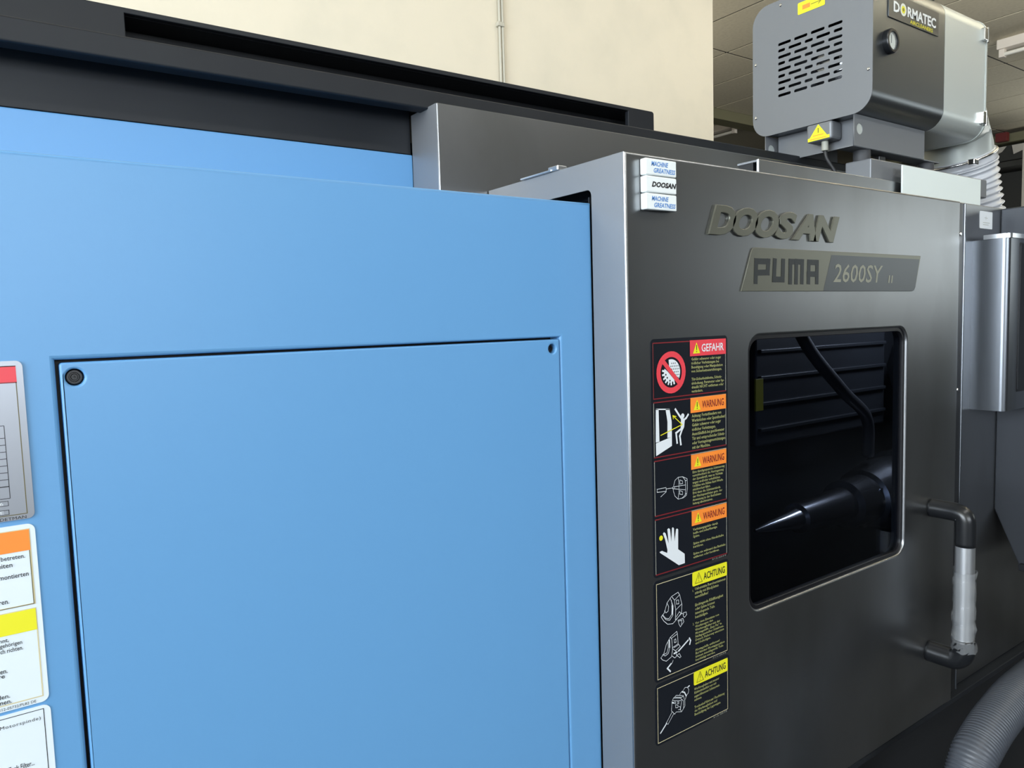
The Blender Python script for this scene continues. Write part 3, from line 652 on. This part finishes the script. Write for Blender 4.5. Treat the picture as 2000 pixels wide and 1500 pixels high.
# ---- work chamber behind the glass
chb = bmesh.new()
for a in ((.90, 2.62, 1.300, 1.310, .58, 1.695), (.90, 2.62, .862, 1.31, .575, .585), (.89, .90, .862, 1.31, .58, 1.695), (2.62, 2.63, .862, 1.31, .58, 1.695), (.90, 2.62, .862, 1.31, 1.690, 1.699), (1.86, 2.62, .862, .870, .58, 1.69)): add_box(chb, *a)
place('work_chamber', bm_mesh(chb), 'chamber_dark', LA)
sp = lathe('main_spindle', (2.45, 1.15, .958), (-1, 0, 0), [(0, .12), (.22, .12), (.225, .105), (.31, .105), (.33, .098), (.40, .085), (.405, .072), (.44, .070), (.50, .068), (.505, .050), (.60, .046), (.72, .040), (.725, .030), (.85, .014), (.90, .004)], 'machined_steel', LA, n=40)
for k in range(3):
    a = math.radians(30 + 120*k)
    c = Vector((2.10, 1.15 + .055*math.cos(a), .958 + .055*math.sin(a)))
    box('chuck_jaw', 2.03, 2.13, c.y-.016, c.y+.016, c.z-.016, c.z+.016, 'machined_steel', sp, bev=.003)
tu = lathe('tool_turret', (2.52, 1.10, 1.33), (-1, 0, 0), [(0, .14), (.10, .14), (.115, .125), (.20, .125), (.215, .06), (.24, .05)], 'chamber_dark', LA, n=12)
for k in range(5):
    a = math.radians(100 + 50*k); box('tool_block', 2.33, 2.42, 1.10+.15*math.cos(a)-.02, 1.10+.15*math.cos(a)+.02, 1.33+.15*math.sin(a)-.03, 1.33+.15*math.sin(a)+.03, 'machined_steel', tu, bev=.004)
box('slide_cover', 1.65, 2.30, 1.22, 1.295, 1.15, 1.45, 'chamber_dark', LA, bev=.006)
for k in range(4): box('slide_rib', 1.66, 2.29, 1.21, 1.222, 1.19+k*.07, 1.20+k*.07, 'chamber_dark', LA, bev=.002)
sweep('coolant_hose', catmull([(1.72, 1.20, 1.66), (1.70, 1.12, 1.45), (1.85, 1.10, 1.30), (2.05, 1.14, 1.20), (2.10, 1.16, 1.08)], 8), .016, 'rubber', LA, n=12)
yl = box('yellow_mesh_tag', 1.628, 1.660, 1.203, 1.209, 1.250, 1.335, 'print_olive', LA, bev=.001)
area('chamber_fill', (2.25, .98, 1.62), (-.25, .35, -1), .30, .05, 3.0, (.9, .95, 1.0))  # added light so the chamber shows through the tinted glass

# ---- rail above the door and the plates that carry the air cleaner
rl = box('top_rail', 1.346, 2.34, .985, .989, 1.738, 1.8262, 'steel_paint', LA, bev=.0008)
box('rail_return', 1.346, 2.34, .9895, 1.040, 1.8222, 1.8262, 'steel_paint', rl, bev=0)
box('rail_core', 1.3475, 2.34, 1.001, 1.038, 1.738, 1.8220, 'black_paint', rl, bev=0)
box('rail_edge', 1.3435, 1.3460, .9845, .9895, 1.738, 1.8265, 'bright_edge', rl, bev=.0005)
for x0, x1, y0, y1 in ((1.81, 2.45, 1.000, 1.068), (1.81, 2.45, 1.232, 1.300)):
    box('support_tube', x0, x1, y0, y1, 1.8264, 1.8790, 'collector_grey', LA, bev=.003)
box('hose_deck', 2.42, 2.9, .87, 1.32, 1.690, 1.7015, 'dark_paint', LA, bev=0)
box('support_deck', 1.42, 2.42, 1.045, 1.158, 1.760, 1.775, 'dark_paint', LA, bev=0)
slab('cover_plate', 'Y', .972, rect(1.907, 2.342, 1.790, 1.866), 'pale_plate', LA, thick=.004, bev=.0006)
# ---- fixed panel and operator console at the right of the door
box('fixed_panel', 1.866, 2.9, .830, .86, .5615, 1.752, 'steel_paint', LA, bev=.002)
p = Print('Y', .8299); p.solid(rrect(1.9975, 2.066, 1.6965, 1.7385, .003), 'print_white', .0008)
p.lines([[(2.030, 1.7270), (2.030, 1.7180)], [(2.022, 1.7225), (2.038, 1.7225)], [(2.014, 1.7110), (2.050, 1.7110)], [(2.014, 1.7060), (2.044, 1.7060)]], .0010, 'print_pale', .0010)
p.build('small_tag', LA, 'small pale square tag')
con = bmesh.new()
prof = [(.830, 1.750), (.830, .980), (.766, .834), (.690, .834), (.690, 1.750)]
A = [con.verts.new((2.116, y, z)) for y, z in prof]; B = [con.verts.new((2.85, y, z)) for y, z in prof]
con.faces.new(A); con.faces.new(B[::-1])
for i in range(5): con.faces.new((A[i], B[i], B[(i+1) % 5], A[(i+1) % 5]))
bmesh.ops.bevel(con, geom=con.edges[:], offset=.003, segments=2, profile=.5, affect='EDGES')
cons = place('operator_console', bm_mesh(con), 'console_paint', LA)
box('console_flange', 2.100, 2.116, .700, .765, .834, .850, 'dark_paint', cons, bev=.001)
cb = bmesh.new()
cbp = [(1.964, .830), (1.964, .766)] + [(1.964+.014-.014*math.cos(math.radians(a)), .766-.014*math.sin(math.radians(a))) for a in range(15, 91, 15)] + [(2.1155, .752), (2.1155, .830)]
A = [cb.verts.new((x, y, 1.2545)) for x, y in cbp]; B = [cb.verts.new((x, y, 1.6640)) for x, y in cbp]
cb.faces.new(A); cb.faces.new(B[::-1])
for i in range(len(cbp)): cb.faces.new((A[i], B[i], B[(i+1) % len(cbp)], A[(i+1) % len(cbp)]))
pb = place('pendant_box', bm_mesh(cb), 'brushed_steel', LA); shade(pb, 40)
cb = bmesh.new()
lid = [(1.962, .806), (1.962, .765)] + [(1.962+.016-.016*math.cos(math.radians(a)), .765-.016*math.sin(math.radians(a))) for a in range(15, 91, 15)] + [(2.1155, .749), (2.1155, .806)]
A = [cb.verts.new((x, y, 1.6645)) for x, y in lid]; B = [cb.verts.new((x, y, 1.6750)) for x, y in lid]
cb.faces.new(A); cb.faces.new(B[::-1])
for i in range(len(lid)): cb.faces.new((A[i], B[i], B[(i+1) % len(lid)], A[(i+1) % len(lid)]))
shade(place('pendant_lid', bm_mesh(cb), 'bright_edge', pb), 40)
slab('pendant_door', 'Y', .7495, rrect(2.026, 2.112, 1.300, 1.652, .004, 3), 'dark_paint', pb, thick=.003, bev=.0005)
slab('door_gap', 'Y', .7512, rrect(2.0235, 2.1135, 1.297, 1.655, .004, 3), 'gasket', pb, thick=.001)

# ================================================================== three magnets on the door corner
def magnet(z0, z1, words, m, name_label):
    t = thing('magnet', (.8415, YD-.006, z0), name_label, 'magnet', 'white magnets on the door corner')
    slab('body', 'Y', YD-.0125, rrect(.8085, .8745, z0+.0004, z1-.0004, .0022, 3), 'white_plastic', t, thick=.012, bev=.0016)
    p = Print('Y', YD-.0126)
    if len(words) == 2:
        h = z1-z0
        p.text(words[0], .8200, .8560, z0+.54*h, z0+.82*h, m, .0002, shear=.22, bold=.022)
        p.text(words[1], .8250, .8712, z0+.16*h, z0+.44*h, m, .0002, shear=.22, bold=.022)
    else:
        p.text(words[0], .8205, .8733, z0+.33*(z1-z0), z0+.66*(z1-z0), m, .0002, shear=.28, bold=.045)
    p.build('lettering', t)
magnet(1.7120, 1.7370, ['MACHINE', 'GREATNESS'], 'print_blue', 'white magnet with blue two-line lettering, topmost of three on the steel door')
magnet(1.6868, 1.7116, ['DOOSAN'], 'print_black', 'white magnet with bold black lettering, between two blue-lettered ones')
magnet(1.6615, 1.6864, ['MACHINE', 'GREATNESS'], 'print_blue', 'white magnet with blue two-line lettering, lowest of three on the steel door')

# ================================================================== air cleaner on the roof
AC = thing('air_cleaner', (2.05, 1.135, 1.879), 'grey oil mist air cleaner with slotted end plate and round gauge, on four rubber feet', 'air cleaner')
CX0, CXS, CXE = 1.753, 2.111, 2.350
CY0, CY1, CZ0, CZ1, CR = .970, 1.300, 1.982, 2.317, .048
def yzbody(name, x0, x1, m, grow=0, hollow=False):
    out = rrect(CY0-grow, CY1+grow, CZ0-grow, CZ1+grow, CR+grow, 10)
    bm = bmesh.new(); A = [bm.verts.new((x0, y, z)) for y, z in out]; B = [bm.verts.new((x1, y, z)) for y, z in out]; n = len(out)
    for i in range(n): bm.faces.new((A[i], A[(i+1) % n], B[(i+1) % n], B[i]))
    if not hollow: bm.faces.new(A)
    bm.faces.new(B[::-1])
    o = place(name, bm_mesh(bm), m, AC); shade(o, 30); return o
yzbody('motor_housing', CX0+.003, CXS-.0015, 'collector_dark', hollow=True)
yzbody('filter_housing', CXS+.0005, CXE, 'collector_silver')
yzbody('seam_band', CXS-.0020, CXS+.0010, 'gasket', -.0012)
yzbody('end_door', CXE+.0005, CXE+.007, 'collector_silver', .0015)
slots = []
W0, W1, ZT, ZB = 1.2236, 1.0436, 2.2068, 2.0763
rowA = [(0, .2125), (.2625, .475), (.525, .7375), (.7875, 1.0)]
rowB = [(0, .118), (.170, .380), (.430, .560), (.610, .820), (.870, 1.0)]
for r in range(9):
    z = ZT + (ZB-ZT)*r/8
    for a, b in (rowA if r % 2 == 0 else rowB):
        ya, yb = W0 + (W1-W0)*a, W0 + (W1-W0)*b
        slots.append(rrect(min(ya, yb), max(ya, yb), z-.0036, z+.0036, .0034, 3))
slab('end_plate', 'X', CX0, rrect(CY0-.002, CY1+.002, CZ0-.002, CZ1+.002, CR, 10), 'collector_grey', AC, holes=slots, thick=.0030)
fan = lathe('fan', (CX0+.030, 1.115, 2.135), (1, 0, 0), [(0, .022), (.006, .026), (.03, .03), (.05, .075), (.055, .078), (.06, .02)], 'machined_steel', AC, n=24)
for k in range(7):
    z = ZT + (ZB-ZT)*k/6
    bm = bmesh.new(); add_cyl(bm, (CX0+.018, 1.05, z), (CX0+.018, 1.22, z-.004), .0018, n=6)
    place('guard_wire', bm_mesh(bm), 'machined_steel', AC)
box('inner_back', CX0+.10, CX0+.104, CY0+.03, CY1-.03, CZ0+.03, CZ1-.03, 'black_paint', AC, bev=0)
for y, z in ((1.292, 2.175), (1.292, 2.035), (.977, 2.255), (.977, 2.075), (1.215, 2.305), (1.06, 2.305)):
    lathe('rivet', (CX0, y, z), (-1, 0, 0), [(0, .0042), (.0012, .0040), (.0028, .0022), (.0030, .0004)], 'lens_chrome', AC, n=12)
p = Print('X', CX0-.0001); p.solid(rrect(1.090, 1.165, 2.262, 2.291, .003, 3), 'print_yellow', .0006)
p.lines([[(1.127, 2.2765), (1.100, 2.2765)], [(1.107, 2.2815), (1.100, 2.2765), (1.107, 2.2715)]], .0022, 'print_olive', .0008); p.poly(rect(1.130, 1.152, 2.271, 2.282), 'print_orange', .0008)
p.build('arrow_sticker', AC, 'yellow sticker with an arrow')
# front face: nameplate and gauge
slab('brand_plate', 'Y', CY0-.0022, rrect(1.824, 2.072, 2.207, 2.2660, .002, 3), 'badge_grey', AC, thick=.0020, bev=.0004)
p = Print('Y', CY0-.0023)
p.text('D', 1.8460, 1.8745, 2.2235, 2.2485, 'white_plastic', .0003, bold=.03)
p.ring(1.8920, 2.2362, .0090, .0150, 'gauge_face', .0003, 24); p.poly(circ(1.8920, 2.2362, .0088, 20), 'print_yellow', .0003); p.poly(circ(1.8920, 2.2362, .0045, 14), 'print_olive', .0004)
p.text('RMATEC', 1.9120, 2.0560, 2.2235, 2.2485, 'white_plastic', .0003, bold=.03)
p.text('AIRCLEANERS', 1.9250, 2.0400, 2.2105, 2.2195, 'print_yellow', .0003, bold=.01)
p.build('brand_print', AC)
gx, gz = 1.827, 2.148
lathe('gauge', (gx, CY0, gz), (0, -1, 0), [(0, .0290), (.012, .0290), (.014, .0265), (.014, .0215), (.006, .0205), (.006, .0203)], 'black_plastic', AC, n=32)
g = lathe('gauge_dial', (gx, CY0-.006, gz), (0, -1, 0), [(0, .0206), (.0010, .0206), (.0012, .0204)], 'gauge_face', AC, n=28)
lathe('gauge_lens', (gx, CY0-.0105, gz), (0, -1, 0), [(0, .0208), (.0025, .0150), (.0035, .0010)], 'gauge_glass', AC, n=24)
bm = bmesh.new(); add_box(bm, gx-.0008, gx+.0008, CY0-.0085, CY0-.0078, gz-.004, gz+.015); place('gauge_needle', bm_mesh(bm), 'print_black', AC)
for z in (2.262, 2.035):
    h = box('hinge', 2.322, 2.341, CY0-.010, CY0+.002, z-.017, z+.017, 'lens_chrome', AC, bev=.002)
    cyl('hinge_pin', (2.3455, CY0-.006, z-.020), (2.3455, CY0-.006, z+.020), .0045, 'lens_chrome', h, n=12)
cyl('outlet', (2.065, 1.05, CZ1-.004), (2.065, 1.05, CZ1+.040), .070, 'black_plastic', AC, n=28, bev=.006)
# legs
for y, s in ((1.013, 1), (1.263, -1)):
    pl = slab('leg_channel', 'Y', y, rect(CX0+.002, 2.100, 1.9060, 1.9815), 'collector_grey', AC, holes=[circ(CX0+.027, 1.948, .0135, 18)], thick=.0025)
    cyl('hole_lit_disc', (CX0+.027, y+.0012, 1.948), (CX0+.027, y+.0045, 1.948), .0134, 'collector_silver', pl, n=18)  # added pale disc for the lit inner side behind the open hole
    y0, y1 = (y+.0025, y+.045) if s > 0 else (y-.042, y)
    box('channel_foot', CX0+.002, 2.190, y0, y1, 1.9050, 1.9078, 'collector_grey', pl, bev=0)
    for x in (1.832, 2.158):
        cyl('rubber_foot', (x, (y0+y1)/2, 1.8792), (x, (y0+y1)/2, 1.9049), .0205, 'rubber', AC, n=22)
box('channel_nut', 1.905, 1.935, 1.030, 1.050, 1.884, 1.900, 'black_plastic', AC, bev=.002)
box('leg_web', 1.800, 1.803, 1.030, 1.255, 1.915, 1.9815, 'collector_grey', AC, bev=0)
jb = box('junction_box', 1.752, 1.799, 1.070, 1.140, 1.935, 1.980, 'collector_grey', AC, bev=.006)
p = Print('X', 1.7518); p.poly([(1.135, 1.9375), (1.075, 1.9385), (1.075, 1.946), (1.135, 1.946)], 'print_yellow', .0004); p.poly([(1.130, 1.946), (1.082, 1.946), (1.106, 1.977)], 'print_yellow', .0004)
p.lines([[(1.106, 1.966), (1.106, 1.957)]], .003, 'print_olive', .0006); p.lines([[(1.128, 1.942), (1.084, 1.942)], [(1.120, 1.950), (1.092, 1.950)]], .0018, 'print_orange', .0006)
p.build('shock_sticker', jb, 'yellow warning triangle sticker')
cyl('cable_gland', (1.772, 1.100, 1.936), (1.772, 1.100, 1.912), .0085, 'print_pale', AC, n=14)
sweep('cable', catmull([(1.772, 1.100, 1.913), (1.774, 1.095, 1.890), (1.790, 1.080, 1.850), (1.80, 1.075, 1.790)], 6), .0048, 'cable_black', AC, n=10)
# funnel on the end door: square flange running down into a round collar
RC = Vector((2.575, 1.135, 1.985)); RN = Vector((.40, 0, -.92)).normalized()
ru = Vector((0, 1, 0)); rw = RN.cross(ru).normalized()
bm = bmesh.new(); n = 32; rings = []
for k in range(9):
    t = k/8; ring = []
    for i in range(n):
        a = 2*math.pi*i/n
        e = Vector((CXE+.007, 1.135 + .13*max(-1, min(1, 1.25*math.cos(a))), 2.12 + .13*max(-1, min(1, 1.25*math.sin(a)))))
        f = RC + (ru*math.cos(a) - rw*math.sin(a))*.098
        c1 = e + Vector((.12, 0, -.01)); c2 = f - RN*.06
        ring.append(bm.verts.new(e*(1-t)**3 + c1*3*t*(1-t)**2 + c2*3*t*t*(1-t) + f*t**3))
    rings.append(ring)
for A, B in zip(rings, rings[1:]):
    for i in range(n): bm.faces.new((A[i], A[(i+1) % n], B[(i+1) % n], B[i]))
place('inlet_funnel', bm_mesh(bm), 'collector_silver', AC, smooth=True)

# ================================================================== translucent extraction hose
TH = thing('extraction_hose', (2.70, 1.12, 1.62), 'wide translucent ribbed hose dropping from the air cleaner funnel behind the pale plate', 'hose')
pth = resample(catmull([RC - RN*.004, RC + RN*.05, RC + RN*.11 + Vector((-.003, 0, 0)), RC + Vector((.075, -.005, -.22)), RC + Vector((.082, -.005, -.278))], 40), .0035)
sweep('ribbed_wall', pth, lambda i: (.1015 if i < 8 else .0985 + .0055*math.cos(2*math.pi*(i-8)/6.0)), 'translucent_hose', TH, n=48)
def collar(name, c, r, w, m):
    u = [c + (ru*math.cos(2*math.pi*i/40) + rw*math.sin(2*math.pi*i/40))*r for i in range(41)]
    return sweep(name, u, w, m, TH, n=8, caps=False)
collar('hose_clamp', RC + RN*.003, .1035, .0042, 'lens_chrome'); collar('hose_clamp', RC + RN*.030, .1030, .0028, 'translucent_hose')
box('clamp_screw', 2.462, 2.492, 1.04, 1.06, 1.935, 1.952, 'lens_chrome', TH, bev=.003)

# ================================================================== grey suction hose on the floor side
GH = [(1.40, .62, .06), (1.425, .62, .30), (1.455, .62, .50), (1.5017, .62, .6103), (1.5487, .62, .6452), (1.6238, .62, .6720), (1.7475, .62, .6930), (1.95, .61, .70), (2.3, .58, .66), (2.7, .55, .45), (2.9, .52, .06)]
gp = resample(catmull(GH, 40), .0021)
o = sweep('suction_hose', gp, lambda i: .0400 + (.0016 if i % 3 == 0 else (-.0012 if i % 3 == 1 else 0)), 'hose_grey', n=26)
tag(o, 'thick grey finely ribbed hose arching in front of the black machine base', 'hose')
